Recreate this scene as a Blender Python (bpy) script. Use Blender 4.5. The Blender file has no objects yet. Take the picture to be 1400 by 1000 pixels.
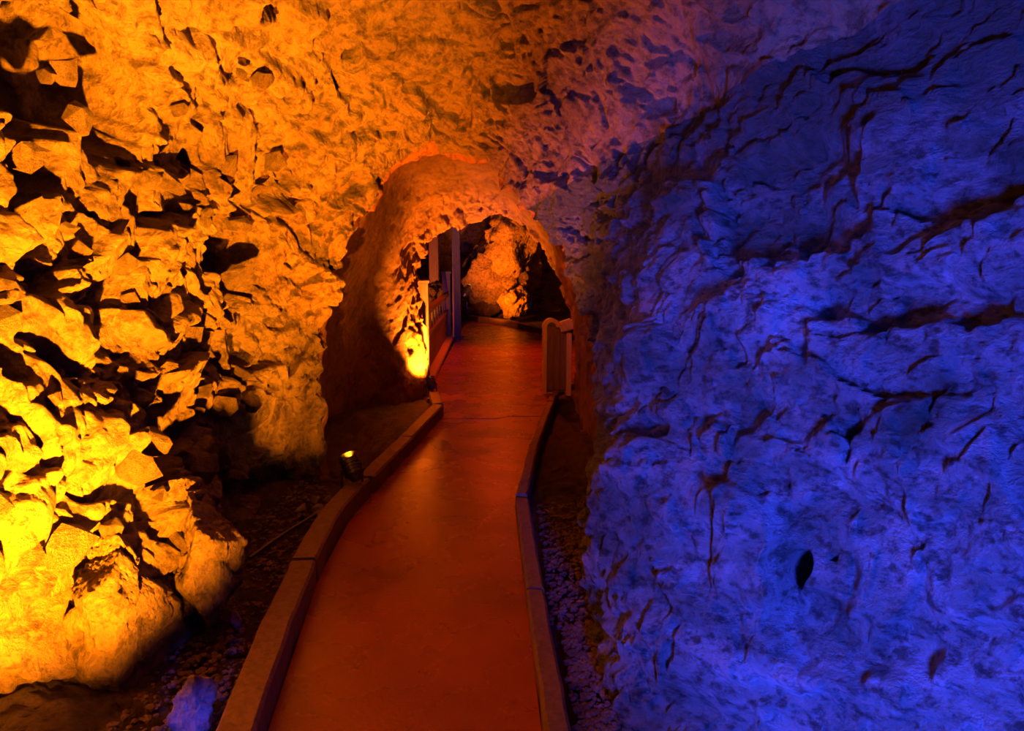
import bpy, bmesh, math, random
import numpy as np
from mathutils import Vector, Matrix

random.seed(7)
SC = bpy.context.scene
COL = SC.collection

# ------------------------------------------------------------------ camera, world, exposure
cam = bpy.data.cameras.new('camera')
cam_ob = bpy.data.objects.new('camera', cam)
COL.objects.link(cam_ob)
cam_ob.location = (0, 0, 1.6)
cam_ob.rotation_euler = (math.radians(90 - 8.53), 0, 0)
cam.sensor_width = 36.0
cam.lens = 36.0 * 1000 / 1400
cam.clip_start = 0.05
cam.clip_end = 100
SC.camera = cam_ob

world = bpy.data.worlds.new('dark_cave_air')
world.use_nodes = True
world.node_tree.nodes['Background'].inputs[0].default_value = (0.004, 0.003, 0.006, 1)
world.node_tree.nodes['Background'].inputs[1].default_value = 1.0
SC.world = world

SC.view_settings.view_transform = 'Standard'
SC.view_settings.look = 'None'
SC.view_settings.gamma = 1
SC.view_settings.exposure = 0.0
SC.view_settings.use_curve_mapping = False
SC.cycles.sample_clamp_indirect = 6.0
SC.cycles.max_bounces = 8

AMBER = (1.0, 0.17, 0.002)
KEYC = (1.0, 0.27, 0.004)
RED = (1.0, 0.055, 0.001)
BLUE = (0.030, 0.055, 1.0)


def spot(loc, aim, power, color, cone=100, blend=0.6, radius=0.03):
    l = bpy.data.lights.new('spot_beam', 'SPOT')
    l.energy = power
    l.color = color
    l.spot_size = math.radians(cone)
    l.spot_blend = blend
    l.shadow_soft_size = radius
    o = bpy.data.objects.new('spot_beam', l)
    COL.objects.link(o)
    o.location = loc
    d = Vector(aim) - Vector(loc)
    o.rotation_euler = d.to_track_quat('-Z', 'Y').to_euler()
    o['kind'] = 'helper'
    return o


# floodlight at the foot of the left wall, just below the frame
spot((-0.78, 1.05, 0.25), (-1.95, 2.55, 1.60), 7800, KEYC, 87, 0.9, 0.03)
# floodlight by the kerb that washes the first arch
spot((-1.04, 4.56, 0.34), (-1.50, 5.10, 0.72), 130, KEYC, 96, 0.7, 0.03)
spot((-1.00, 4.56, 0.36), (-0.72, 4.80, 1.60), 720, AMBER, 96, 0.7, 0.03)
# lamp at the foot of the second arch
spot((-0.93, 8.10, 0.22), (-0.98, 8.62, 1.20), 1150, (1, 0.27, 0.015), 128, 0.8, 0.03)
# lamps in the far chamber
spot((-0.9, 16.2, 0.45), (0.2, 17.6, 1.6), 1500, AMBER, 110, 0.8, 0.04)
spot((-2.6, 12.2, 0.4), (-2.4, 15.5, 0.7), 800, AMBER, 80, 0.8, 0.04)
# unseen red spots added high up to redden the damp path
spot((-0.2, 12.5, 3.6), (-0.1, 11.0, 0.0), 560, RED, 95, 0.9, 0.15)
spot((-0.45, 2.9, 2.95), (-0.4, 2.9, 0.0), 32, RED, 76, 1.0, 0.12)
# unseen amber spot added under the tunnel roof to brighten the railing end
spot((0.05, 6.7, 2.20), (0.60, 8.40, 0.65), 80, AMBER, 30, 0.6, 0.03)
# blue floodlight behind the camera on the right, an added fill, and its low companion
spot((0.60, -0.15, 0.85), (2.00, 2.1, 0.82), 2500, BLUE, 86, 0.4, 0.22)
spot((-0.30, -0.40, 1.90), (0.86, 3.20, 1.45), 360, BLUE, 28, 1.0, 0.15)  # unseen fill, added to tint the right wall's edge purple
spot((-0.75, 1.35, 0.25), (-1.10, 2.34, 0.02), 80, BLUE, 13, 0.6, 0.04)


# ------------------------------------------------------------------ numpy noise
def _hash(ix, iy, iz, seed):
    h = (ix.astype(np.uint32) * np.uint32(374761393) + iy.astype(np.uint32) * np.uint32(668265263)
         + iz.astype(np.uint32) * np.uint32(2147483647 - 1274126177) + np.uint32((seed * 144665) & 0xffffffff))
    h = (h ^ (h >> np.uint32(13))) * np.uint32(1274126177)
    h = (h ^ (h >> np.uint32(16))) * np.uint32(2246822519)
    return h ^ (h >> np.uint32(15))


def _rnd(ix, iy, iz, seed):
    return (_hash(ix, iy, iz, seed) & np.uint32(0xffffff)).astype(np.float32) / np.float32(0x1000000)


def vnoise(P, seed=0):
    """smooth value noise, -1..1"""
    F = np.floor(P)
    I = F.astype(np.int64)
    f = (P - F).astype(np.float32)
    w = f * f * f * (f * (f * 6 - 15) + 10)
    out = 0
    for dx in (0, 1):
        wx = w[:, 0] if dx else 1 - w[:, 0]
        for dy in (0, 1):
            wy = w[:, 1] if dy else 1 - w[:, 1]
            for dz in (0, 1):
                wz = w[:, 2] if dz else 1 - w[:, 2]
                out = out + _rnd(I[:, 0] + dx, I[:, 1] + dy, I[:, 2] + dz, seed) * wx * wy * wz
    return out * 2 - 1


def fbm(P, octs=4, seed=0, gain=0.5):
    a, s, out = 1.0, 1.0, 0
    for k in range(octs):
        out = out + a * vnoise(P * s + 17.3 * k, seed + k)
        a *= gain
        s *= 2.03
    return out


def ridge(P, octs=4, seed=0):
    a, s, out = 1.0, 1.0, 0
    for k in range(octs):
        out = out + a * (1 - 2 * np.abs(vnoise(P * s + 9.1 * k, seed + k)))
        a *= 0.5
        s *= 2.1
    return out


def chunks(P, seed=0, tilt=0.9, crack=0.3):
    """broken-rock relief: every cell is a tilted plane of its own, dark cracks between"""
    F = np.floor(P)
    I = F.astype(np.int64)
    f = (P - F).astype(np.float32)
    n = len(P)
    d1 = np.full(n, 9, np.float32)
    d2 = np.full(n, 9, np.float32)
    best = np.zeros((n, 3), np.float32)
    bid = np.zeros((n, 3), np.int64)
    for dx in (-1, 0, 1):
        for dy in (-1, 0, 1):
            for dz in (-1, 0, 1):
                cx, cy, cz = I[:, 0] + dx, I[:, 1] + dy, I[:, 2] + dz
                ox = dx + _rnd(cx, cy, cz, seed) - f[:, 0]
                oy = dy + _rnd(cx, cy, cz, seed + 1) - f[:, 1]
                oz = dz + _rnd(cx, cy, cz, seed + 2) - f[:, 2]
                d = ox * ox + oy * oy + oz * oz
                m = d < d1
                d2 = np.where(m, d1, np.minimum(d2, d))
                d1 = np.where(m, d, d1)
                best[m] = np.stack([ox[m], oy[m], oz[m]], 1)
                bid[m] = np.stack([cx[m], cy[m], cz[m]], 1)
    a = _rnd(bid[:, 0], bid[:, 1], bid[:, 2], seed + 5)
    g = np.stack([_rnd(bid[:, 0], bid[:, 1], bid[:, 2], seed + 6 + k) * 2 - 1 for k in range(3)], 1)
    e = np.sqrt(d2) - np.sqrt(d1)
    h = (a - 0.5) - (g * best).sum(1) * tilt
    c = np.clip(1 - e / 0.10, 0, 1)
    return h - crack * c * c


def sstep(a, b, x):
    t = np.clip((x - a) / (b - a), 0, 1)
    return t * t * (3 - 2 * t)


# ------------------------------------------------------------------ materials
def new_mat(name):
    m = bpy.data.materials.new(name)
    m.use_nodes = True
    nt = m.node_tree
    b = nt.nodes['Principled BSDF']
    return m, nt, b


def nd(nt, kind, **kw):
    n = nt.nodes.new(kind)
    for k, v in kw.items():
        setattr(n, k, v)
    return n


def rock_mat(name, c_light, c_mid, c_dark, scale=1.0, rough=0.62, bump=0.5, dark_amt=0.5, stretch=(1, 1, 1), spec=0.4, stain=None):
    m, nt, b = new_mat(name)
    L = nt.links.new
    tc = nd(nt, 'ShaderNodeTexCoord')
    mp = nd(nt, 'ShaderNodeMapping')
    mp.inputs['Scale'].default_value = stretch
    L(tc.outputs['Object'], mp.inputs[0])
    n1 = nd(nt, 'ShaderNodeTexNoise')
    n1.inputs['Scale'].default_value = 1.7 * scale
    n1.inputs['Detail'].default_value = 7
    n1.inputs['Roughness'].default_value = 0.62
    n1.inputs['Distortion'].default_value = 0.5
    L(mp.outputs[0], n1.inputs['Vector'])
    r1 = nd(nt, 'ShaderNodeValToRGB')
    r1.color_ramp.elements[0].position = 0.32
    r1.color_ramp.elements[0].color = c_dark + (1,)
    r1.color_ramp.elements[1].position = 0.68
    r1.color_ramp.elements[1].color = c_light + (1,)
    e = r1.color_ramp.elements.new(0.5)
    e.color = c_mid + (1,)
    L(n1.outputs[0], r1.inputs[0])
    # fine speckle and staining
    n2 = nd(nt, 'ShaderNodeTexNoise')
    n2.inputs['Scale'].default_value = 14 * scale
    n2.inputs['Detail'].default_value = 8
    n2.inputs['Roughness'].default_value = 0.7
    L(mp.outputs[0], n2.inputs['Vector'])
    r2 = nd(nt, 'ShaderNodeValToRGB')
    r2.color_ramp.elements[0].position = 0.38
    r2.color_ramp.elements[0].color = (1 - dark_amt,) * 3 + (1,)
    r2.color_ramp.elements[1].position = 0.52
    r2.color_ramp.elements[1].color = (1, 1, 1, 1)
    L(n2.outputs[0], r2.inputs[0])
    mx = nd(nt, 'ShaderNodeMix', data_type='RGBA', blend_type='MULTIPLY')
    mx.inputs[0].default_value = 1
    L(r1.outputs[0], mx.inputs[6])
    L(r2.outputs[0], mx.inputs[7])
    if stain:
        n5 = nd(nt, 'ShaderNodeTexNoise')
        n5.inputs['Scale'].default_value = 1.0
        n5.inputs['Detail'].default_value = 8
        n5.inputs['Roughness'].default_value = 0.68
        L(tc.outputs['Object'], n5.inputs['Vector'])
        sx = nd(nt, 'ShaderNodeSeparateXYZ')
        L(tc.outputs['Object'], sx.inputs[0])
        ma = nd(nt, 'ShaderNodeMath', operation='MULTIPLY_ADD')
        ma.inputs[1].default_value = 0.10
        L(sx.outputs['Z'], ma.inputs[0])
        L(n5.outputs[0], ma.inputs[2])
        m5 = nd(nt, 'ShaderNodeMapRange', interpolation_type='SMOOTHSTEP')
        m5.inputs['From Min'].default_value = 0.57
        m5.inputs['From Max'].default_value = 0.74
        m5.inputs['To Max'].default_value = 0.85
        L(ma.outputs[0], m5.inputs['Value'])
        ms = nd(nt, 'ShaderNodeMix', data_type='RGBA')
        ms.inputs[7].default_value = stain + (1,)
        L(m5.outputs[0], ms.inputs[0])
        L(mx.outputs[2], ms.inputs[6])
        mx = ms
    L(mx.outputs[2], b.inputs['Base Color'])
    b.inputs['Roughness'].default_value = rough
    b.inputs['Specular IOR Level'].default_value = spec
    # relief
    n3 = nd(nt, 'ShaderNodeTexNoise')
    n3.inputs['Scale'].default_value = 30 * scale
    n3.inputs['Detail'].default_value = 9
    n3.inputs['Roughness'].default_value = 0.72
    L(mp.outputs[0], n3.inputs['Vector'])
    v = nd(nt, 'ShaderNodeTexVoronoi', feature='F1')
    v.inputs['Scale'].default_value = 17 * scale
    v.inputs['Randomness'].default_value = 1
    vd = nd(nt, 'ShaderNodeVectorMath', operation='ADD')
    sc = nd(nt, 'ShaderNodeVectorMath', operation='SCALE')
    sc.inputs['Scale'].default_value = 0.12
    L(n2.outputs[1], sc.inputs[0])
    L(mp.outputs[0], vd.inputs[0])
    L(sc.outputs[0], vd.inputs[1])
    L(vd.outputs[0], v.inputs['Vector'])
    ad = nd(nt, 'ShaderNodeMath', operation='ADD')
    L(n3.outputs[0], ad.inputs[0])
    L(v.outputs['Distance'], ad.inputs[1])
    bp = nd(nt, 'ShaderNodeBump')
    bp.inputs['Strength'].default_value = bump
    bp.inputs['Distance'].default_value = 0.04
    L(ad.outputs[0], bp.inputs['Height'])
    L(bp.outputs[0], b.inputs['Normal'])
    return m


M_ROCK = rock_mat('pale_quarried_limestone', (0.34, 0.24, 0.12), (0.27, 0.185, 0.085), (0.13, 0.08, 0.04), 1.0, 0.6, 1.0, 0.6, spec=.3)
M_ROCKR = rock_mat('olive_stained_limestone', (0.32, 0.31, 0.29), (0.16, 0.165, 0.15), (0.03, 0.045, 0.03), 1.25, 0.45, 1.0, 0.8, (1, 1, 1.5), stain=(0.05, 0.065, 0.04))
M_TUN = rock_mat('sprayed_tunnel_rock', (0.28, 0.13, 0.035), (0.23, 0.10, 0.028), (0.14, 0.058, 0.018), 1.0, 0.75, 0.55, 0.25, spec=0.2)
M_SOIL = rock_mat('damp_brown_gravel', (0.16, 0.10, 0.07), (0.09, 0.055, 0.04), (0.04, 0.025, 0.02), 3.0, 0.7, 0.8, 0.5)
M_GRAV = rock_mat('dark_gravel_stone', (0.22, 0.16, 0.13), (0.14, 0.09, 0.07), (0.06, 0.04, 0.03), 6.0, 0.45, 0.5, 0.4)
M_STONE = rock_mat('pale_loose_stone', (0.36, 0.30, 0.30), (0.27, 0.22, 0.22), (0.14, 0.10, 0.10), 6.0, 0.6, 0.5, 0.4)


def path_mat():
    m, nt, b = new_mat('wet_smooth_concrete')
    L = nt.links.new
    tc = nd(nt, 'ShaderNodeTexCoord')
    n1 = nd(nt, 'ShaderNodeTexNoise')
    n1.inputs['Scale'].default_value = 1.3
    n1.inputs['Detail'].default_value = 6
    L(tc.outputs['Object'], n1.inputs['Vector'])
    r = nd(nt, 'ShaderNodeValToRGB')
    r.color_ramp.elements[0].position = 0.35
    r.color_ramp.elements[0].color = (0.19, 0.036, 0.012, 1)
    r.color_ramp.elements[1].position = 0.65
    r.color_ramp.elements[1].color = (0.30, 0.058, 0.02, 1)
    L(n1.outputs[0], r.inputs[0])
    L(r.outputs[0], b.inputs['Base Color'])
    n2 = nd(nt, 'ShaderNodeTexNoise')
    n2.inputs['Scale'].default_value = 3.0
    n2.inputs['Detail'].default_value = 5
    L(tc.outputs['Object'], n2.inputs['Vector'])
    mr = nd(nt, 'ShaderNodeMapRange')
    mr.inputs['From Min'].default_value = 0.15
    mr.inputs['From Max'].default_value = 0.85
    mr.inputs['To Min'].default_value = 0.16
    mr.inputs['To Max'].default_value = 0.40
    L(n2.outputs[0], mr.inputs['Value'])
    L(mr.outputs[0], b.inputs['Roughness'])
    n3 = nd(nt, 'ShaderNodeTexNoise')
    n3.inputs['Scale'].default_value = 60
    n3.inputs['Detail'].default_value = 6
    L(tc.outputs['Object'], n3.inputs['Vector'])
    bp = nd(nt, 'ShaderNodeBump')
    bp.inputs['Strength'].default_value = 0.18
    bp.inputs['Distance'].default_value = 0.01
    L(n3.outputs[0], bp.inputs['Height'])
    L(bp.outputs[0], b.inputs['Normal'])
    b.inputs['Specular IOR Level'].default_value = 0.6
    return m


def wood_mat(name, c1, c2, rough=0.5):
    m, nt, b = new_mat(name)
    L = nt.links.new
    tc = nd(nt, 'ShaderNodeTexCoord')
    mp = nd(nt, 'ShaderNodeMapping')
    mp.inputs['Scale'].default_value = (9, 9, 1.2)
    L(tc.outputs['Object'], mp.inputs[0])
    n = nd(nt, 'ShaderNodeTexNoise')
    n.inputs['Scale'].default_value = 4
    n.inputs['Detail'].default_value = 6
    n.inputs['Distortion'].default_value = 0.8
    L(mp.outputs[0], n.inputs['Vector'])
    r = nd(nt, 'ShaderNodeValToRGB')
    r.color_ramp.elements[0].color = c1 + (1,)
    r.color_ramp.elements[0].position = 0.3
    r.color_ramp.elements[1].color = c2 + (1,)
    r.color_ramp.elements[1].position = 0.7
    L(n.outputs[0], r.inputs[0])
    L(r.outputs[0], b.inputs['Base Color'])
    bp = nd(nt, 'ShaderNodeBump')
    bp.inputs['Strength'].default_value = 0.3
    bp.inputs['Distance'].default_value = 0.01
    L(n.outputs[0], bp.inputs['Height'])
    L(bp.outputs[0], b.inputs['Normal'])
    b.inputs['Roughness'].default_value = rough
    return m


def plain_mat(name, col, rough=0.5, metal=0.0, emit=None, estr=0.0):
    m, nt, b = new_mat(name)
    b.inputs['Base Color'].default_value = col + (1,)
    b.inputs['Roughness'].default_value = rough
    b.inputs['Metallic'].default_value = metal
    n = nd(nt, 'ShaderNodeTexNoise')
    n.inputs['Scale'].default_value = 40
    mr = nd(nt, 'ShaderNodeMapRange')
    mr.inputs['To Min'].default_value = max(0.05, rough - 0.12)
    mr.inputs['To Max'].default_value = min(1, rough + 0.12)
    nt.links.new(n.outputs[0], mr.inputs['Value'])
    nt.links.new(mr.outputs[0], b.inputs['Roughness'])
    if emit:
        b.inputs['Emission Color'].default_value = emit + (1,)
        b.inputs['Emission Strength'].default_value = estr
    return m


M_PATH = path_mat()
M_KERB = wood_mat('worn_kerb_timber', (0.09, 0.05, 0.03), (0.18, 0.10, 0.06), 0.6)
M_WOOD = wood_mat('dark_stained_wood', (0.10, 0.05, 0.03), (0.20, 0.11, 0.06), 0.5)
M_WOODL = wood_mat('light_varnished_lamplit_wood', (0.40, 0.24, 0.14), (0.55, 0.36, 0.22), 0.4)  # on the added post board this pale tone stands in for lamplight
M_METAL = plain_mat('blue_black_lamp_metal', (0.10, 0.10, 0.14), 0.35, 0.7)
M_CHROME = plain_mat('bright_lamp_rim', (0.75, 0.72, 0.7), 0.2, 1.0)
M_LENS = plain_mat('lit_amber_lens', (0.9, 0.5, 0.2), 0.3, 0, (1, 0.55, 0.2), 12.0)


# ------------------------------------------------------------------ mesh helpers
def tag(o, label=None, cat=None, group=None, kind=None):
    if label: o['label'] = label
    if cat: o['category'] = cat
    if group: o['group'] = group
    if kind: o['kind'] = kind
    return o


def empty(name, loc, rz=0):
    o = bpy.data.objects.new(name, None)
    o.empty_display_size = 0.1
    COL.objects.link(o)
    o.location = loc
    o.rotation_euler = (0, 0, rz)
    return o


def link_mesh(name, me, mat, parent=None):
    o = bpy.data.objects.new(name, me)
    COL.objects.link(o)
    if mat and not me.materials:
        me.materials.append(mat)
    if parent:
        o.parent = parent
    return o


def from_bm(name, bm, mat, parent=None, smooth=False):
    me = bpy.data.meshes.new(name)
    bm.normal_update()
    bm.to_mesh(me)
    bm.free()
    if smooth:
        me.polygons.foreach_set('use_smooth', [True] * len(me.polygons))
    return link_mesh(name, me, mat, parent)


def grid_mesh(name, V, mat, parent=None, flip=False, smooth=True):
    """V is an (n, m, 3) array"""
    n, m = V.shape[:2]
    me = bpy.data.meshes.new(name)
    me.vertices.add(n * m)
    me.vertices.foreach_set('co', V.reshape(-1).astype(np.float32))
    idx = np.arange(n * m).reshape(n, m)
    a, b, c, d = idx[:-1, :-1], idx[:-1, 1:], idx[1:, 1:], idx[1:, :-1]
    q = np.stack([a, b, c, d] if not flip else [a, d, c, b], -1).reshape(-1, 4)
    k = len(q)
    me.loops.add(k * 4)
    me.loops.foreach_set('vertex_index', q.reshape(-1).astype(np.int32))
    me.polygons.add(k)
    me.polygons.foreach_set('loop_start', np.arange(0, k * 4, 4, dtype=np.int32))
    me.update(calc_edges=True)
    me.polygons.foreach_set('use_smooth', np.full(k, smooth))
    me.validate()
    return link_mesh(name, me, mat, parent)


# ------------------------------------------------------------------ the cave shell
# thirteen control points per rib: left foot, up the wall, over the crown, down to the right foot
RIBS = [
    # behind the camera
    [(-1.9, -2.5, -.2), (-2.1, -2.5, .6), (-2.2, -2.5, 1.2), (-2.2, -2.5, 1.8), (-2.0, -2.5, 2.4), (-1.0, -2.5, 3.1), (0, -2.5, 3.3),
     (1, -2.5, 3.1), (1.9, -2.5, 2.4), (2.1, -2.5, 1.8), (2.0, -2.5, 1.2), (1.9, -2.5, .6), (1.8, -2.5, -.2)],
    [(-1.8, .8, -.2), (-1.95, .8, .6), (-2.1, .8, 1.2), (-2.2, .8, 1.8), (-2.1, .8, 2.4), (-1.1, 1.2, 3.1), (0, 1.0, 3.25),
     (1.0, .8, 3.15), (1.95, .6, 2.5), (2.05, .5, 1.8), (1.95, .4, 1.2), (1.85, .3, .6), (1.75, .2, -.2)],
    [(-1.90, 2.1, -.2), (-1.80, 2.0, .6), (-1.92, 2.0, 1.2), (-2.05, 2.0, 1.8), (-1.98, 2.0, 2.45), (-1.0, 2.4, 3.1), (0, 2.2, 3.25),
     (1.1, 2.0, 3.2), (1.9, 1.6, 2.6), (1.8, 1.5, 1.9), (1.68, 1.4, 1.25), (1.56, 1.35, .6), (1.45, 1.3, -.2)],
    [(-1.36, 2.75, -.2), (-1.46, 2.8, .5), (-1.72, 2.8, 1.1), (-1.90, 2.8, 1.75), (-1.85, 2.8, 2.4), (-1.0, 3.1, 3.05), (-.2, 3.0, 3.15),
     (.8, 2.9, 3.15), (1.6, 2.5, 2.6), (1.45, 2.3, 1.85), (1.3, 2.1, 1.2), (1.1, 1.92, .6), (.98, 1.7, -.2)],
    [(-1.56, 3.5, -.2), (-1.60, 3.5, .6), (-1.75, 3.5, 1.2), (-1.80, 3.5, 1.8), (-1.66, 3.5, 2.4), (-.95, 3.7, 2.95), (-.3, 3.7, 3.05),
     (.55, 3.5, 2.98), (1.15, 3.1, 2.4), (.95, 2.8, 1.75), (.80, 2.6, 1.2), (.63, 2.3, .6), (.54, 2.05, -.2)],
    [(-1.62, 4.2, -.2), (-1.66, 4.2, .6), (-1.70, 4.2, 1.2), (-1.68, 4.2, 1.8), (-1.46, 4.2, 2.3), (-.9, 4.3, 2.75), (-.35, 4.3, 2.85),
     (.3, 4.2, 2.75), (.78, 3.8, 2.25), (.64, 3.4, 1.7), (.46, 3.05, 1.2), (.34, 2.75, .62), (.35, 2.50, -.2)],
    [(-1.62, 4.85, -.2), (-1.63, 4.9, .6), (-1.57, 4.9, 1.2), (-1.42, 4.9, 1.8), (-1.12, 4.85, 2.2), (-.8, 4.8, 2.46), (-.4, 4.8, 2.55),
     (.05, 4.75, 2.42), (.42, 4.6, 2.08), (.5, 4.3, 1.65), (.56, 4.0, 1.15), (.55, 3.7, .6), (.50, 3.4, -.2)],
    [(-1.37, 5.2, -.2), (-1.37, 5.25, .6), (-1.34, 5.25, 1.1), (-1.17, 5.25, 1.72), (-.90, 5.25, 2.12), (-.68, 5.25, 2.26), (-.42, 5.25, 2.29),
     (-.12, 5.25, 2.20), (.12, 5.2, 1.93), (.38, 5.1, 1.53), (.56, 5.0, 1.1), (.66, 4.9, .55), (.68, 4.8, -.2)],
    [(-1.82, 6.1, -.2), (-1.84, 6.1, .6), (-1.78, 6.1, 1.1), (-1.42, 6.1, 1.75), (-1.12, 6.1, 2.3), (-.78, 6.1, 2.48), (-.4, 6.1, 2.54),
     (-.02, 6.1, 2.42), (.28, 6.1, 2.08), (.5, 6.1, 1.6), (.65, 6.1, 1.1), (.70, 6.1, .55), (.68, 6.1, -.2)],
    [(-1.6, 7.3, -.2), (-1.62, 7.3, .6), (-1.55, 7.3, 1.1), (-1.28, 7.3, 1.7), (-1.08, 7.3, 2.3), (-.74, 7.3, 2.5), (-.4, 7.3, 2.56),
     (-.02, 7.3, 2.44), (.28, 7.3, 2.1), (.5, 7.3, 1.6), (.63, 7.3, 1.1), (.68, 7.3, .55), (.68, 7.3, -.2)],
    [(-1.14, 8.1, -.2), (-1.16, 8.1, .6), (-1.18, 8.1, 1.1), (-1.14, 8.1, 1.6), (-1.0, 8.1, 2.0), (-.72, 8.1, 2.26), (-.4, 8.1, 2.34),
     (-.1, 8.1, 2.26), (.2, 8.1, 1.98), (.45, 8.1, 1.6), (.66, 8.1, 1.1), (.76, 8.1, .55), (.78, 8.1, -.2)],
    [(-1.06, 8.6, -.2), (-1.09, 8.6, .6), (-1.13, 8.6, 1.05), (-1.12, 8.6, 1.45), (-1.02, 8.6, 1.72), (-.77, 8.6, 1.92), (-.43, 8.6, 2.03),
     (-.1, 8.6, 2.07), (.2, 8.6, 1.97), (.43, 8.6, 1.66), (.68, 8.6, 1.15), (.80, 8.6, .6), (.84, 8.6, -.2)],
    [(-1.9, 9.5, -.2), (-2.0, 9.5, .6), (-2.0, 9.5, 1.2), (-1.9, 9.5, 1.8), (-1.5, 9.5, 2.5), (-1.0, 9.5, 3.0), (-.3, 9.5, 3.2),
     (.3, 9.5, 3.0), (.9, 9.5, 2.6), (1.1, 9.5, 1.9), (1.2, 9.5, 1.2), (1.2, 9.5, .6), (1.2, 9.5, -.2)],
    [(-3.0, 12, -.2), (-3.2, 12, .7), (-3.2, 12, 1.5), (-3.0, 12, 2.3), (-2.6, 12, 3.1), (-1.6, 12, 4), (-.3, 12, 4.4),
     (1, 12, 4), (2.0, 12, 3.2), (2.5, 12, 2.2), (2.6, 12, 1.3), (2.6, 12, .6), (2.5, 12, -.2)],
    [(-4.0, 16, -.2), (-4.2, 16, .7), (-4.2, 16, 1.5), (-4.0, 16, 2.4), (-3.2, 16, 3.5), (-1.8, 16, 4.4), (-.3, 16, 4.8),
     (1.2, 16, 4.5), (2.6, 16, 3.6), (3.4, 16, 2.4), (3.6, 16, 1.5), (3.6, 16, .6), (3.5, 16, -.2)],
    [(-4.0, 20.5, -.2), (-4.2, 20.5, .7), (-4.1, 20.5, 1.5), (-3.6, 20.5, 2.4), (-2.8, 20.5, 3.3), (-1.6, 20.5, 3.9), (-.3, 20.5, 4.1),
     (1.1, 20.5, 3.9), (2.3, 20.5, 3.3), (3.1, 20.5, 2.4), (3.4, 20.5, 1.5), (3.4, 20.5, .6), (3.3, 20.5, -.2)],
    [(-1.0, 22.5, -.2), (-1.1, 22.5, .3), (-1.1, 22.5, .6), (-1.0, 22.5, .9), (-.8, 22.5, 1.1), (-.5, 22.5, 1.2), (-.3, 22.5, 1.3),
     (-.1, 22.5, 1.2), (.2, 22.5, 1.1), (.5, 22.5, .9), (.6, 22.5, .6), (.6, 22.5, .3), (.5, 22.5, -.2)],
]
R = np.array(RIBS, np.float64)


def cr_weights(t, n):
    """Catmull-Rom: indices and weights for parameters t in 0..n-1"""
    i = np.clip(np.floor(t).astype(int), 0, n - 2)
    f = t - i
    w = np.stack([-.5 * f ** 3 + f ** 2 - .5 * f, 1.5 * f ** 3 - 2.5 * f ** 2 + 1, -1.5 * f ** 3 + 2 * f ** 2 + .5 * f, .5 * f ** 3 - .5 * f ** 2], 1)
    ids = np.stack([np.clip(i - 1, 0, n - 1), i, np.clip(i + 1, 0, n - 1), np.clip(i + 2, 0, n - 1)], 1)
    W = np.zeros((len(t), n))
    for k in range(4):
        np.add.at(W, (np.arange(len(t)), ids[:, k]), w[:, k])
    return W


def base_surface(u, v):
    Wu, Wv = cr_weights(u, R.shape[0]), cr_weights(v, R.shape[1])
    return np.einsum('ua,abk,vb->uvk', Wu, R, Wv)


# hollows and bulges of the rock: x, y, z, radius, depth (+ swells into the cave, - is a hollow), squash along z
DENTS = [
    (-1.81, 3.14, 2.32, .25, -.60, 1.0), (-1.84, 2.90, 2.33, .22, -.60, 1.0), (-1.75, 3.40, 2.26, .21, -.55, 1.1),
    (-1.86, 3.08, 2.00, .13, -.35, 1.2), (-1.88, 2.90, 1.78, .10, -.28, 1.8), (-1.85, 2.85, 1.52, .12, -.20, .6),
    (-1.64, 4.40, 1.52, .21, -.65, 1.3), (-1.60, 4.40, 1.95, .09, -.25, 1.8), (-1.63, 4.05, 2.11, .07, -.15, 1.0),
    (-1.76, 2.77, 1.20, .09, -.16, .8), (-1.78, 3.20, 1.36, .10, -.18, .6), (-1.82, 3.13, 1.50, .10, -.15, .6),
    (-.89, 4.38, 2.71, .055, -.16, 1.0), (-1.61, 3.51, 2.47, .08, -.10, 1.0), (-1.66, 4.60, .95, .12, -.2, 1.5),
    (-1.81, 2.57, 1.22, .08, -.22, 1.3), (-1.60, 4.62, 1.75, .065, -.2, 7.0), (-1.63, 4.15, .20, .20, -.18, 1.5),
    (-1.80, 2.95, 1.70, .28, .05, 1.0), (-1.72, 3.60, 1.70, .40, .08, .8), (-1.70, 3.10, .85, .30, .07, .8),
    (.39, 2.68, .70, .20, .07, 1.5), (.50, 2.90, 1.22, .19, .09, .7), (.50, 2.72, .97, .085, -.10, .5),
    (.87, 2.14, .67, .035, -.14, 1.9), (.96, 2.10, .70, .014, -.06, 1.0), (.72, 2.30, .76, .17, .075, .5),
    (.97, 2.80, 1.82, .36, -.12, .75), (1.27, 2.61, 1.97, .24, .09, 1.4), (1.27, 2.31, 1.44, .30, -.09, .28),
    (.82, 2.67, 1.38, .22, .07, .6), (1.41, 2.23, 1.62, .22, .05, .7), (.94, 2.39, 1.08, .24, -.05, .45),
    (1.26, 2.04, 1.04, .26, .06, .6), (.97, 2.00, .50, .22, -.06, .5), (.50, 2.28, .26, .20, .06, .9),
]


def rough_weights(P, u):
    x, y, z = P[:, 0], P[:, 1], P[:, 2]
    left = sstep(-0.75, -1.25, x) * sstep(5.0, 4.6, y)
    right = sstep(0.15, 0.45, x) * sstep(4.6, 4.1, y)
    tun = sstep(5.25, 5.6, y) * sstep(8.5, 8.0, y)
    far = sstep(8.5, 9.5, y)
    top = (1 - left) * (1 - right) * (1 - tun) * (1 - far)
    return left, right, tun, far, top


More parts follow.
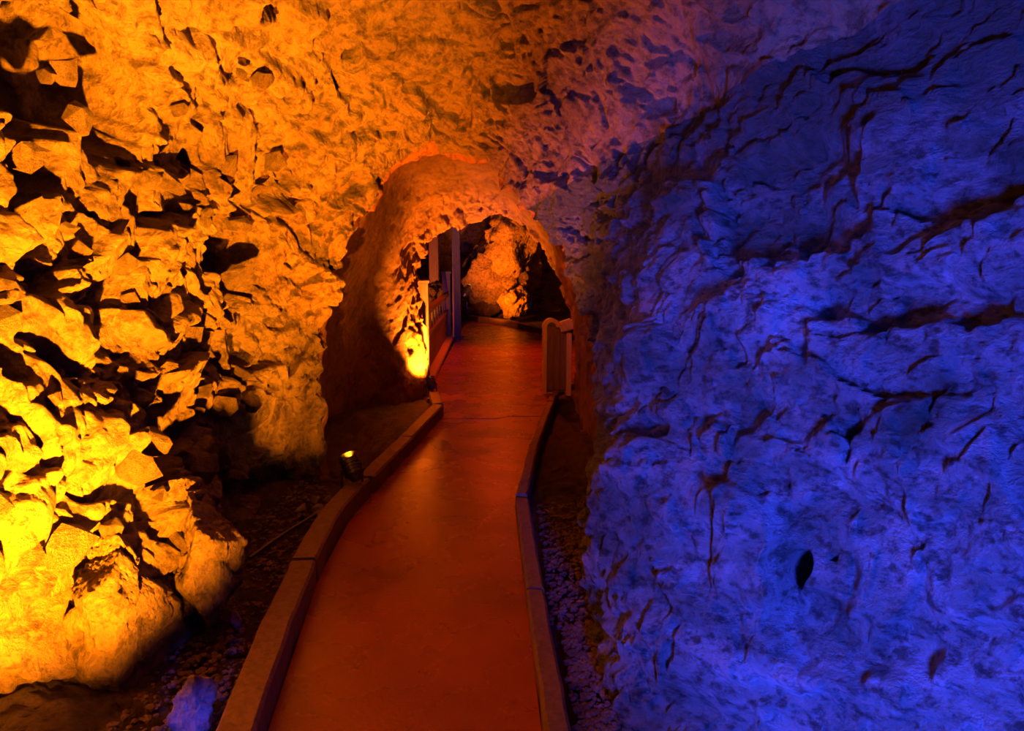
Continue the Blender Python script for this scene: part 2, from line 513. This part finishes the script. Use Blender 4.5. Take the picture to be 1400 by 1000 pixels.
def displaced(u, v):
    B = base_surface(u, v)
    du = np.gradient(B, axis=0)
    dv = np.gradient(B, axis=1)
    N = np.cross(du, dv)
    N /= np.linalg.norm(N, axis=2, keepdims=True) + 1e-9
    C = B.mean(axis=1, keepdims=True)
    C[..., 2] = 1.2
    s = np.sign(((C - B) * N).sum(2, keepdims=True).mean())
    N = N * s
    sh = B.shape
    P = B.reshape(-1, 3)
    left, right, tun, far, top = rough_weights(P, u)
    warp = np.stack([fbm(P * 2.3, 3, 11), fbm(P * 2.3 + 5, 3, 21), fbm(P * 2.3 + 9, 3, 31)], 1) * 0.11
    Q = P + warp
    # dip of the strata on the left: broken blocks
    Ql = Q @ np.array([[1, 0, 0], [0, .80, -.35], [0, .45, 1.15]])
    c1 = chunks(Ql / 0.50, 3, 1.0, 0.25)
    c2 = chunks(Ql / 0.21 + 3, 13, 1.1, 0.30)
    c3 = chunks(Ql / 0.085 + 7, 23, 1.1, 0.35)
    f1 = fbm(Q * 1.6, 3, 41)
    f2 = fbm(Q * 9.0, 4, 51, 0.6)
    # strata on the right dip gently
    Qr = Q @ np.array([[1, 0, 0.25], [0, 1, 0], [0.1, 0, 2.4]])
    r1 = ridge(Qr * 1.1, 5, 61)
    d = left * (0.125 * c1 + 0.072 * c2 + 0.024 * c3 + 0.05 * f1 + 0.010 * f2)
    d += right * (0.040 * chunks(Qr / 0.75, 91, 1.1, 0.02) + 0.022 * r1 + 0.036 * np.clip(c2, -.42, 1) + 0.026 * np.clip(c3, -.5, 1) + 0.05 * f1 + 0.012 * f2)
    d += top * (0.055 * c1 + 0.045 * c2 + 0.024 * c3 + 0.03 * f1 + 0.012 * f2)
    d += tun * (0.020 * c1 + 0.012 * c2 + 0.03 * f1 + 0.008 * f2)
    d += far * (0.12 * c1 + 0.07 * c2 + 0.12 * f1)
    edge = fbm(P * 7.0, 3, 77, 0.6) * 0.28
    for (x, y, z, r, dep, sq) in DENTS:
        q = P - np.array([x, y, z])
        rr = np.sqrt(q[:, 0] ** 2 + q[:, 1] ** 2 + (q[:, 2] / sq) ** 2) / r
        m = rr < 2
        if not m.any():
            continue
        w = np.zeros(len(P))
        if dep < 0:
            w[m] = sstep(1.12, 0.80, rr[m] + edge[m])
        else:
            w[m] = sstep(1.2, 0.15, rr[m] + 0.5 * edge[m])
        d += w * dep
    g = d.reshape(sh[0], sh[1])
    g[1:-1] = (g[:-2] + 4 * g[1:-1] + g[2:]) / 6
    g[:, 1:-1] = (g[:, :-2] + 4 * g[:, 1:-1] + g[:, 2:]) / 6
    return B + N * g[..., None]


V_L, V_C, V_E = 4.0, 8.0, 12.0      # left wall | crown | right wall
def vspan(a, b, step):
    return np.linspace(a, b, max(2, int(round((b - a) / step)) + 1))


def shell(u0, u1, nu, nv, names, mats, kinds_labels):
    u = np.linspace(u0, u1, nu)
    v = np.linspace(0, 12, nv * 12 + 1)
    S = displaced(u, v)
    cuts = [0, 4 * nv, 8 * nv, 12 * nv]
    out = []
    for k in range(3):
        o = grid_mesh(names[k], S[:, cuts[k]:cuts[k + 1] + 1], mats[k])
        tag(o, kinds_labels[k][0], kinds_labels[k][1], kind='structure')
        out.append(o)
    return out


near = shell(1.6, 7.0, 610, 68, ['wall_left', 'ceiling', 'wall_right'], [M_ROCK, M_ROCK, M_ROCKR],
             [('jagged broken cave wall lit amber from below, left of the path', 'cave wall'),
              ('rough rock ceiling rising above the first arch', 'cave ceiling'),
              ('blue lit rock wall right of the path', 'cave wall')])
shell(0.0, 1.6, 30, 8, ['wall_left', 'ceiling', 'wall_right'], [M_ROCK, M_ROCK, M_ROCKR],
      [('rock wall behind the viewpoint on the left', 'cave wall'), ('rock ceiling over the viewpoint', 'cave ceiling'),
       ('rock wall behind the viewpoint on the right', 'cave wall')])
shell(7.0, 11.3, 240, 34, ['wall_left', 'ceiling', 'wall_right'], [M_TUN] * 3,
      [('dark left wall of the tunnel between the two arches', 'tunnel wall'),
       ('rounded rock roof of the tunnel between the two arches', 'tunnel roof'),
       ('dark red right wall of the tunnel between the two arches', 'tunnel wall')])
shell(11.3, 16.0, 170, 18, ['wall_left', 'ceiling', 'wall_right'], [M_ROCK] * 3,
      [('far chamber rock wall behind the fence', 'cave wall'), ('dark high roof of the far chamber', 'cave ceiling'),
       ('dark rock wall at the right of the far chamber', 'cave wall')])


# ------------------------------------------------------------------ ground, path, kerbs
PL = [(-.60, -2.4), (-.66, 1.0), (-.83, 2.28), (-.97, 3.48), (-.99, 4.24), (-.95, 4.95), (-.70, 7.2), (-.80, 7.86), (-1.0, 9.0), (-1.04, 11.45), (-1.08, 14.0), (-1.12, 18.3)]
PR = [(.34, -2.4), (.20, 1.0), (.10, 2.28), (.06, 3.4), (.03, 4.18), (.02, 4.57), (.18, 6.3), (.35, 7.55), (.45, 8.4), (1.1, 9.8), (2.3, 11.6)]


def interp_poly(P, y):
    P = np.array(P)
    return np.interp(y, P[:, 1], P[:, 0])


def ground():
    ys = np.concatenate([np.linspace(-2.6, 1.8, 20), np.linspace(1.85, 5.4, 220), np.linspace(5.5, 23, 130)])
    xs = np.concatenate([np.linspace(-4.6, -2.1, 14), np.linspace(-2.05, 1.2, 200), np.linspace(1.3, 4.2, 14)])
    X, Y = np.meshgrid(xs, ys)
    P = np.stack([X.ravel(), Y.ravel(), np.zeros(X.size)], 1)
    off = np.maximum(0, np.maximum(interp_poly(PL, P[:, 1]) - .1 - P[:, 0], P[:, 0] - interp_poly(PR, P[:, 1]) - .07))
    lump = fbm(P * 3, 4, 5) * 0.03 + fbm(P * 16, 3, 9) * 0.012
    grit = np.clip(chunks(P / 0.07, 81, 0.8, 0.6), -0.6, 1) * 0.016
    z = -0.06 + np.minimum(off, 0.8) * (0.18 + 0.5 * lump) + (lump + grit) * sstep(0.0, 0.10, off)
    z = np.where(P[:, 1] > 8.3, z * 0.4 - 0.03, z)
    P[:, 2] = z
    o = grid_mesh('floor', P.reshape(X.shape + (3,)), M_SOIL)
    tag(o, 'dark gravelly cave ground on both sides of the path', 'cave floor', kind='structure')


ground()

def far_y(x):
    F = np.array([(-1.1, 18.3), (-.17, 16.98), (.67, 14.9), (2.0, 12.2)])
    return np.interp(x, F[:, 0], F[:, 1])


path_root = empty('concrete_path', (0, 0, 0))
tag(path_root, 'smooth damp concrete footpath winding into the tunnel', 'path', kind='structure')
SLABS = [(-2.4, 0.8), (0.8, 4.35), (4.35, 7.10), (7.10, 10.6), (10.6, 18.3)]
for k, (ya, yb) in enumerate(SLABS):
    n = max(8, int((yb - ya) * 14))
    m = 24
    top = np.zeros((n + 1, m + 1, 3))
    for i in range(n + 1):
        y = ya + 0.006 + (yb - ya - 0.012) * i / n
        xl, xr = float(interp_poly(PL, y)), float(interp_poly(PR, y))
        if y > 11.6:
            xr = 2.3
        for j in range(m + 1):
            x = xl + (xr - xl) * j / m
            yy = min(y, float(far_y(x)))
            # the stepped joint seen across the path
            if k in (2, 3) and abs(y - 7.10) < 0.4:
                yy = y + (0.10 if x > -0.05 else (0.10 * max(0, (x + .14) / .09)))
            top[i, j] = (x, yy, 0.0)
    Pn = top.reshape(-1, 3)
    top[..., 2] = (fbm(Pn * 1.2, 2, 3) * 0.002).reshape(n + 1, m + 1) + (0.004 if k % 2 else 0.0)
    skirt_a = top[:1].copy(); skirt_a[..., 2] = -0.10
    skirt_b = top[-1:].copy(); skirt_b[..., 2] = -0.10
    full = np.concatenate([skirt_a, top, skirt_b], 0)
    ea = full[:, :1].copy(); ea[..., 2] = -0.10
    eb = full[:, -1:].copy(); eb[..., 2] = -0.10
    full = np.concatenate([ea, full, eb], 1)
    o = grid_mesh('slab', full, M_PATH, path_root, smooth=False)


def timber(pts, w, h, side, parent, z0=-0.04, mat=None):
    """a kerb timber following pts; side=+1: body lies to the left (-x) of the inner line"""
    bm = bmesh.new()
    P = [Vector((x, y, 0)) for x, y in pts]
    # resample and smooth
    res = []
    for a, b in zip(P[:-1], P[1:]):
        n = max(2, int((b - a).length / 0.12))
        for i in range(n):
            res.append(a.lerp(b, i / n))
    res.append(P[-1])
    for _ in range(3):
        res = [res[0]] + [(res[i - 1] + res[i] * 2 + res[i + 1]) / 4 for i in range(1, len(res) - 1)] + [res[-1]]
    rings = []
    c = 0.012
    prof = [(0, z0), (0, h - c), (c, h), (w - c, h), (w, h - c), (w, z0)]
    for i, p in enumerate(res):
        d = (res[min(i + 1, len(res) - 1)] - res[max(i - 1, 0)]).normalized()
        nrm = Vector((-d.y, d.x, 0)) * side
        jw = random.uniform(-.003, .003)
        rings.append([bm.verts.new(p + nrm * (a + jw) + Vector((0, 0, b + (random.uniform(-.003, .003) if b > 0 else 0)))) for a, b in prof])
    for r0, r1 in zip(rings[:-1], rings[1:]):
        for k in range(len(prof)):
            bm.faces.new((r0[k], r0[(k + 1) % 6], r1[(k + 1) % 6], r1[k]))
    bm.faces.new(rings[0])
    bm.faces.new(rings[-1][::-1])
    bmesh.ops.recalc_face_normals(bm, faces=bm.faces)
    return from_bm('timber', bm, mat or M_KERB, parent)


def kerb(label, pieces, w, h, side):
    k = empty('kerb', (pieces[0][0][0], pieces[0][0][1], 0))
    tag(k, label, 'kerb')
    for pts in pieces:
        o = timber([(x - k.location.x, y - k.location.y) for x, y in pts], w, h, side, k)
    return k


kerb('long brown timber kerb curving along the near left edge of the path',
     [[(-.62, .2), (-.70, 1.2), (-.80, 2.05)], [(-.805, 2.07), (-.90, 2.8), (-.96, 3.4)], [(-.962, 3.42), (-1.0, 3.95), (-.985, 4.45), (-.95, 4.72)]], 0.125, 0.13, 1)
kerb('straight timber kerb on the left inside the tunnel, past the kerbside lamp',
     [[(-.935, 4.80), (-.82, 5.9)], [(-.818, 5.92), (-.69, 7.22)]], 0.12, 0.12, 1)
kerb('short kerb turning back towards the lamp at the second arch',
     [[(-.70, 7.30), (-.80, 7.92)]], 0.11, 0.12, 1)
kerb('low timber kerb along the near right edge of the path',
     [[(.24, .4), (.12, 1.9)], [(.12, 1.92), (.065, 3.2)], [(.065, 3.22), (.02, 4.50)]], 0.085, 0.07, -1)
kerb('low timber kerb on the right of the path inside the tunnel',
     [[(.025, 4.56), (.14, 5.8)], [(.14, 5.82), (.37, 7.6)], [(.37, 7.62), (.46, 8.2)]], 0.075, 0.08, -1)
kerb('dark kerb along the far side of the bend in the distant chamber',
     [[(-1.1, 18.35), (-.17, 17.0)], [(-.165, 16.99), (.67, 14.93)], [(.675, 14.92), (2.3, 11.7)]], 0.14, 0.12, 1)


# ------------------------------------------------------------------ loose rocks
def rock_bm(size, seed, subdiv=3, flat=1.0):
    rng = random.Random(seed)
    bm = bmesh.new()
    bmesh.ops.create_icosphere(bm, subdivisions=subdiv, radius=1)
    planes = []
    for _ in range(13):
        n = Vector((rng.gauss(0, 1), rng.gauss(0, 1), rng.gauss(0, 1))).normalized()
        planes.append((n, rng.uniform(0.52, 0.9)))
    for v in bm.verts:
        d = v.co.normalized()
        r = 1.0
        for n, k in planes:
            c = d.dot(n)
            if c > 1e-3:
                r = min(r, k / c)
        v.co = d * r
        v.co += Vector((rng.uniform(-1, 1), rng.uniform(-1, 1), rng.uniform(-1, 1))) * 0.012
    for v in bm.verts:
        v.co = Vector((v.co.x * size[0], v.co.y * size[1], v.co.z * size[2]))
    return bm


def hull_bm(seed, n=16):
    rng = random.Random(seed)
    bm = bmesh.new()
    for _ in range(n):
        d = Vector((rng.gauss(0, 1), rng.gauss(0, 1), rng.gauss(0, 1))).normalized() * rng.uniform(.8, 1.05)
        bm.verts.new(d)
    r = bmesh.ops.convex_hull(bm, input=bm.verts)
    bmesh.ops.delete(bm, geom=[v for v in bm.verts if not v.link_faces], context='VERTS')
    bmesh.ops.recalc_face_normals(bm, faces=bm.faces)
    return bm


def boulder(loc, size, seed, mat, label, rot=(0, 0, 0), subdiv=6, rel=0.11, cell=0.17):
    """a broken boulder: sphere cut by planes, then the same relief as the walls"""
    bm = rock_bm(size, seed, subdiv)
    P = np.array([v.co[:] for v in bm.verts])
    nv = P / np.linalg.norm(P / np.array(size), axis=1, keepdims=True) / np.array(size)
    nv /= np.linalg.norm(nv, axis=1, keepdims=True)
    Q = P + np.stack([fbm(P * 1.0 / cell * .5, 2, seed + k) for k in range(3)], 1) * cell * .3
    d = rel * (chunks(Q / (cell * 2.2), seed, 1.1, .2) + .55 * chunks(Q / cell, seed + 3, 1.1, .3) + .25 * chunks(Q / (cell * .42), seed + 9, 1.1, .3))
    P = P + nv * d[:, None]
    for v, p in zip(bm.verts, P):
        v.co = p
    o = from_bm('rock', bm, mat, None, smooth=True)
    o.location = loc
    o.rotation_euler = rot
    tag(o, label, 'rock')
    return o


def rock(name, loc, size, seed, mat, label=None, cat='rock', parent=None, rot=(0, 0, 0), subdiv=3, group=None):
    o = from_bm(name, rock_bm(size, seed, subdiv), mat, parent, smooth=False)
    o.location = loc
    o.rotation_euler = rot
    if label:
        tag(o, label, cat, group)
    return o


# angular blocks wedged into the left wall, each a piece of its own
rb = random.Random(31)
wl = near[0]
meshes = []
for k in range(10):
    bm = hull_bm(200 + k)
    me = bpy.data.meshes.new('block')
    bm.to_mesh(me); bm.free()
    me.materials.append(M_ROCK)
    meshes.append(me)
nb = 0
us = np.array([rb.uniform(2.1, 5.4) for _ in range(60)])
vs_ = np.array([rb.uniform(0.7, 4.4) for _ in range(60)])
for a, b in zip(us, vs_):
    p = base_surface(np.array([a]), np.array([b]))[0, 0]
    s = rb.uniform(0.035, 0.10)
    o = bpy.data.objects.new('block', meshes[nb % 10])
    COL.objects.link(o)
    o.location = (p[0] + 0.02, p[1], p[2])
    o.scale = (s * rb.uniform(.7, 1.1), s * rb.uniform(.9, 1.6), s * rb.uniform(.6, 1.1))
    o.rotation_euler = (rb.uniform(-.7, .7), rb.uniform(-.6, .6), rb.uniform(0, 3))
    o.parent = wl
    nb += 1

boulder((-1.50, 2.66, 0.26), (.22, .26, .42), 5, M_ROCK, 'large pale boulder at the foot of the amber lit wall, lower left', rot=(.1, -.25, .3), subdiv=6, rel=0.035, cell=0.16)
boulder((-1.31, 2.98, 0.28), (.16, .26, .36), 8, M_ROCK, 'rounded amber boulder at the wall foot, its shaded end towards the path', rot=(0, .1, .2), subdiv=6, rel=0.03, cell=0.15)
boulder((-1.11, 2.34, 0.045), (.095, .10, .15), 11, M_STONE, 'pointed stone lit bright blue beside the kerb, lower left corner', rot=(0.1, 0.15, .5), subdiv=5, rel=0.012, cell=0.05)
rock('rock', (-1.20, 2.98, 0.03), (.030, .03, .045), 12, M_STONE, 'tiny pinkish stone alone on the dark ground by the wall foot')
STL = ['middle stone of the small rubble heap, against the kerb', 'stone of the rubble heap just behind the one against the kerb', 'nearest and smallest stone of the heap beside the kerb',
       'stone of the heap furthest back on the left, below the arch foot', 'rubble stone closest to the base of the kerbside floodlight', 'largest rubble stone, leftmost of the heap by the kerb']
rk = [(-1.16, 4.30, .055), (-1.22, 4.42, .045), (-1.12, 4.16, .035), (-1.27, 4.55, .05), (-1.20, 4.62, .04), (-1.31, 4.38, .06)]
for k, (x, y, s) in enumerate(rk):
    rock('stone', (x, y, s * .55), (s, s * .8, s * .7), 40 + k, M_STONE, STL[k], 'stone', group='rubble stones beside the kerbside floodlight', rot=(.3 * k, 0, k))

# rubble in the far chamber
boulder((-.35, 19.3, 1.15), (1.5, .8, 1.35), 61, M_ROCK, 'great slanting orange rock face at the back of the far chamber', rot=(0, -.65, .15), subdiv=5, rel=0.22, cell=0.45)
boulder((.12, 18.3, 2.3), (.75, .7, 1.2), 62, M_ROCK, 'tall amber rock rising to the roof of the far chamber', rot=(0, .2, .3), subdiv=5, rel=0.22, cell=0.45)
boulder((.0, 17.9, .45), (.42, .4, .5), 63, M_ROCK, 'bright yellow boulder at the foot of the slanting rock', rot=(0, .3, .3), subdiv=5, rel=0.08, cell=0.2)
boulder((-.75, 18.7, .22), (.55, .3, .22), 64, M_SOIL, 'low dark rock lying along the far kerb', rot=(0, -.2, .3), subdiv=5, rel=0.06, cell=0.2)
boulder((-2.3, 16.2, .5), (1.3, .7, .62), 65, M_ROCK, 'flat orange rock ledge behind the picket fence', rot=(0, 0, .1), subdiv=5, rel=0.22, cell=0.45)

# gravel
def gravel(label, boxes, n, seed):
    rg = random.Random(seed)
    bm = bmesh.new()
    for _ in range(n):
        x0, x1, y0, y1 = rg.choice(boxes)
        x, y = rg.uniform(x0, x1), rg.uniform(y0, y1)
        off = max(0, -1.05 - x, x - .15)
        z = -.02 + min(off, .8) * .18
        s = rg.choice((.005, .006, .008, .010, .013, .019))
        r = bmesh.ops.create_icosphere(bm, subdivisions=1, radius=1)['verts']
        sc = Vector((s * rg.uniform(.7, 1.3), s * rg.uniform(.7, 1.3), s * rg.uniform(.5, .9)))
        a = rg.uniform(0, 6.3)
        for v in r:
            c = v.co * rg.uniform(.8, 1.1)
            c = Vector((c.x * sc.x, c.y * sc.y, c.z * sc.z))
            v.co = Vector((c.x * math.cos(a) - c.y * math.sin(a) + x, c.x * math.sin(a) + c.y * math.cos(a) + y, c.z + z))
    o = from_bm('gravel', bm, M_GRAV)
    tag(o, label, 'gravel', kind='stuff')


gravel('loose gravel on the dark ground left of the near kerb', [(-1.35, -1.02, 1.9, 3.2), (-1.5, -1.14, 3.3, 4.9)], 1500, 1)
gravel('glinting gravel in the gully between the right kerb and the blue wall', [(.22, .36, 1.9, 3.0), (.17, .5, 3.0, 4.6)], 2600, 2)



# ------------------------------------------------------------------ lamps, fence, posts
def bx(bm, c, s, rot=None, bev=0.0):
    r = bmesh.ops.create_cube(bm, size=1)
    vs = r['verts']
    bmesh.ops.scale(bm, vec=s, verts=vs)
    if bev:
        es = list({e for v in vs for e in v.link_edges})
        rr = bmesh.ops.bevel(bm, geom=es, offset=bev, segments=2, affect='EDGES')
        vs = list({v for f in rr['faces'] for v in f.verts} | {v for v in vs if v.is_valid})
    if rot:
        bmesh.ops.rotate(bm, cent=(0, 0, 0), matrix=rot, verts=vs)
    bmesh.ops.translate(bm, vec=c, verts=vs)
    return vs


def cyl(bm, a, b, r0, r1=None, seg=20, cap=True):
    a, b = Vector(a), Vector(b)
    d = b - a
    r = bmesh.ops.create_cone(bm, cap_ends=cap, segments=seg, radius1=r0, radius2=r0 if r1 is None else r1, depth=d.length)
    q = Vector((0, 0, 1)).rotation_difference(d.normalized()).to_matrix()
    bmesh.ops.rotate(bm, cent=(0, 0, 0), matrix=q, verts=r['verts'])
    bmesh.ops.translate(bm, vec=(a + b) / 2, verts=r['verts'])
    return r['verts']


def lamp(loc, aim, label, scale=1.0, mat=None):
    t = empty('floodlight', loc)
    tag(t, label, 'lamp')
    mat = mat or M_METAL
    s = scale
    d = (Vector(aim) - (Vector(loc) + Vector((0, 0, .20 * s)))).normalized()
    hc = Vector((0, 0, .22 * s))
    bm = bmesh.new(); cyl(bm, (0, 0, -.02), (0, 0, .03 * s), .06 * s, .05 * s); cyl(bm, (0, 0, .03 * s), (0, 0, .10 * s), .014 * s)
    from_bm('base', bm, mat, t)
    side = d.cross(Vector((0, 0, 1))).normalized()
    bm = bmesh.new()
    for k in (-1, 1):
        cyl(bm, side * k * .068 * s + Vector((0, 0, .09 * s)), side * k * .068 * s + hc, .008 * s, seg=8)
    cyl(bm, -side * .072 * s + Vector((0, 0, .10 * s)), side * .072 * s + Vector((0, 0, .10 * s)), .008 * s, seg=8)
    from_bm('bracket', bm, mat, t)
    bm = bmesh.new()
    cyl(bm, hc - d * .085 * s, hc - d * .05 * s, .030 * s, .050 * s)
    cyl(bm, hc - d * .05 * s, hc + d * .045 * s, .055 * s, .055 * s)
    for q in range(4):
        cyl(bm, hc - d * (.045 - .02 * q) * s, hc - d * (.040 - .02 * q) * s, .061 * s)
    house = from_bm('housing', bm, mat, t, smooth=False)
    bm = bmesh.new()
    cyl(bm, hc + d * .045 * s, hc + d * .075 * s, .060 * s, .066 * s, cap=False)
    cyl(bm, hc + d * .045 * s, hc + d * .075 * s, .055 * s, .061 * s, cap=False)
    rim = from_bm('rim', bm, M_CHROME, t)
    bm = bmesh.new()
    cyl(bm, hc + d * .046 * s, hc + d * .052 * s, .053 * s)
    from_bm('lens', bm, M_LENS, t)
    return t


lamp((-1.04, 4.60, 0.0), (-1.45, 5.05, 1.0), 'small blue-black floodlight standing on the kerb by the first arch', 1.1)
lamp((-.90, 8.02, 0.0), (-1.12, 8.5, 1.0), 'small floodlight at the foot of the second arch, glowing rock beside it', 0.9)
lamp((-1.15, 18.6, 0.25), (-.2, 19.5, 2.0), 'dark floodlight behind the far kerb beneath the slanting orange rock', 2.0)

# cable between the kerb and the first lamp
def cable(name, pts, r, mat, label, cat='cable'):
    cu = bpy.data.curves.new(name, 'CURVE')
    cu.dimensions = '3D'
    cu.bevel_depth = r
    cu.bevel_resolution = 2
    sp = cu.splines.new('NURBS')
    sp.points.add(len(pts) - 1)
    for p, q in zip(sp.points, pts):
        p.co = tuple(q) + (1,)
    sp.use_endpoint_u = True
    sp.order_u = 3
    o = bpy.data.objects.new(name, cu)
    COL.objects.link(o)
    cu.materials.append(mat)
    dg = bpy.context.evaluated_depsgraph_get()
    me = bpy.data.meshes.new_from_object(o.evaluated_get(dg))
    bpy.data.objects.remove(o)
    o = link_mesh(name, me, None)
    tag(o, label, cat)
    return o


cable('cable', [(-1.07, 4.56, .03), (-1.14, 4.42, .05), (-1.22, 4.2, .04), (-1.30, 3.9, .05), (-1.36, 3.6, .05)], .010, M_METAL,
      'thin dark cable trailing from the kerbside floodlight over the gravel')

# picket fence and props in the far chamber
def board(name, size, loc, mat, parent, rot=(0, 0, 0), bev=.006):
    bm = bmesh.new()
    bx(bm, (0, 0, 0), size, bev=bev)
    o = from_bm(name, bm, mat, parent)
    o.location = loc
    o.rotation_euler = rot
    return o


FA, FB = Vector((-1.10, 9.0, 0)), Vector((-1.24, 13.9, 0))
fd = (FB - FA)
fl = fd.length
f = empty('picket_fence', FA, math.atan2(fd.y, fd.x))
tag(f, 'dark wooden fence with thin balusters left of the path, running back from the second arch', 'fence')
for x in (0.0, fl):
    p = board('post', (.15, .15, 1.30), (x, 0, .62), M_WOOD, f)
    bm = bmesh.new(); bx(bm, (0, 0, 0), (.19, .19, .04), bev=.008)
    c = from_bm('post_cap', bm, M_WOOD, p); c.location = (0, 0, .67)
board('top_rail', (fl - .15, .09, .07), (fl / 2, 0, .88), M_WOOD, f)
board('middle_rail', (fl - .15, .07, .06), (fl / 2, 0, .56), M_WOOD, f)
nb_ = 9
for k in range(nb_):
    board('baluster', (.035, .015, .28), (.075 + (fl - .15) * (k + .5) / nb_, 0, .715), M_WOOD, f)
for k in range(3):
    board('plank', (fl - .15, .03, .135), (fl / 2, .0, .155 + .14 * k + .03), M_WOOD, f)
board('bottom_rail', (fl - .15, .14, .06), (fl / 2, -.05, .06), M_WOODL, f)

for (x, y, w, h, lab) in ((-1.08, 14.3, .15, 4.3, 'tall reddish timber prop standing beside the fence end, reaching the chamber roof'),
                          (-1.72, 16.3, .20, 4.4, 'dimmer timber prop standing further back to the left of the tall one')):
    t = empty('timber_prop', (x, y, 0))
    tag(t, lab, 'post')
    board('shaft', (w, w, h), (0, 0, h / 2 - .05), M_WOOD, t)
    board('foot_plate', (w * 1.8, w * 1.8, .06), (0, 0, .0), M_WOOD, t)

# round topped wooden stub of railing on the right at the second arch
t = empty('railing_end', (.525, 8.45, 0), math.radians(8))
tag(t, 'round topped wooden railing end on the right edge at the second arch', 'railing')
for x, w, hh in ((-.150, .045, .82), (.135, .06, .74)):
    board('upright', (w, .09, hh), (x, 0, hh / 2 - .03), M_WOODL, t)
bm = bmesh.new()
prof_o, prof_i = [], []
for k in range(13):
    a = math.pi * k / 12
    prof_o.append((-.075 + math.cos(a) * .098, .785 + math.sin(a) * .105))
    prof_i.append((-.075 + math.cos(a) * .055, .785 + math.sin(a) * .060))
vo = [[bm.verts.new((x, y, z)) for (x, z) in pr] for y in (-.045, .045) for pr in (prof_o, prof_i)]
for k in range(12):
    bm.faces.new((vo[0][k], vo[0][k + 1], vo[1][k + 1], vo[1][k]))
    bm.faces.new((vo[2][k], vo[3][k], vo[3][k + 1], vo[2][k + 1]))
    bm.faces.new((vo[0][k], vo[2][k], vo[2][k + 1], vo[0][k + 1]))
    bm.faces.new((vo[1][k], vo[1][k + 1], vo[3][k + 1], vo[3][k]))
for k in (0, 12):
    bm.faces.new((vo[0][k], vo[1][k], vo[3][k], vo[2][k]))
bmesh.ops.recalc_face_normals(bm, faces=bm.faces)
from_bm('curved_cap', bm, M_WOODL, t)
bm = bmesh.new()
bx(bm, (-.01, .01, .40), (.25, .03, .76))
from_bm('panel', bm, M_WOOD, t)
for k in range(3):
    board('plank', (.075, .02, .72), (-.085 + .078 * k, -.01, .40), M_WOOD, t)
board('bracket', (.17, .10, .13), (.105, -.01, .80), M_WOODL, t, rot=(0, -.35, 0), bev=.02)


t = empty('lamplit_post_board', (-1.085, 8.66, 0))  # added board, its light wood stands in for lamplight on the post
tag(t, 'upright pale board with a slanted top, added for the lamplit lower part of the fence post', 'board')
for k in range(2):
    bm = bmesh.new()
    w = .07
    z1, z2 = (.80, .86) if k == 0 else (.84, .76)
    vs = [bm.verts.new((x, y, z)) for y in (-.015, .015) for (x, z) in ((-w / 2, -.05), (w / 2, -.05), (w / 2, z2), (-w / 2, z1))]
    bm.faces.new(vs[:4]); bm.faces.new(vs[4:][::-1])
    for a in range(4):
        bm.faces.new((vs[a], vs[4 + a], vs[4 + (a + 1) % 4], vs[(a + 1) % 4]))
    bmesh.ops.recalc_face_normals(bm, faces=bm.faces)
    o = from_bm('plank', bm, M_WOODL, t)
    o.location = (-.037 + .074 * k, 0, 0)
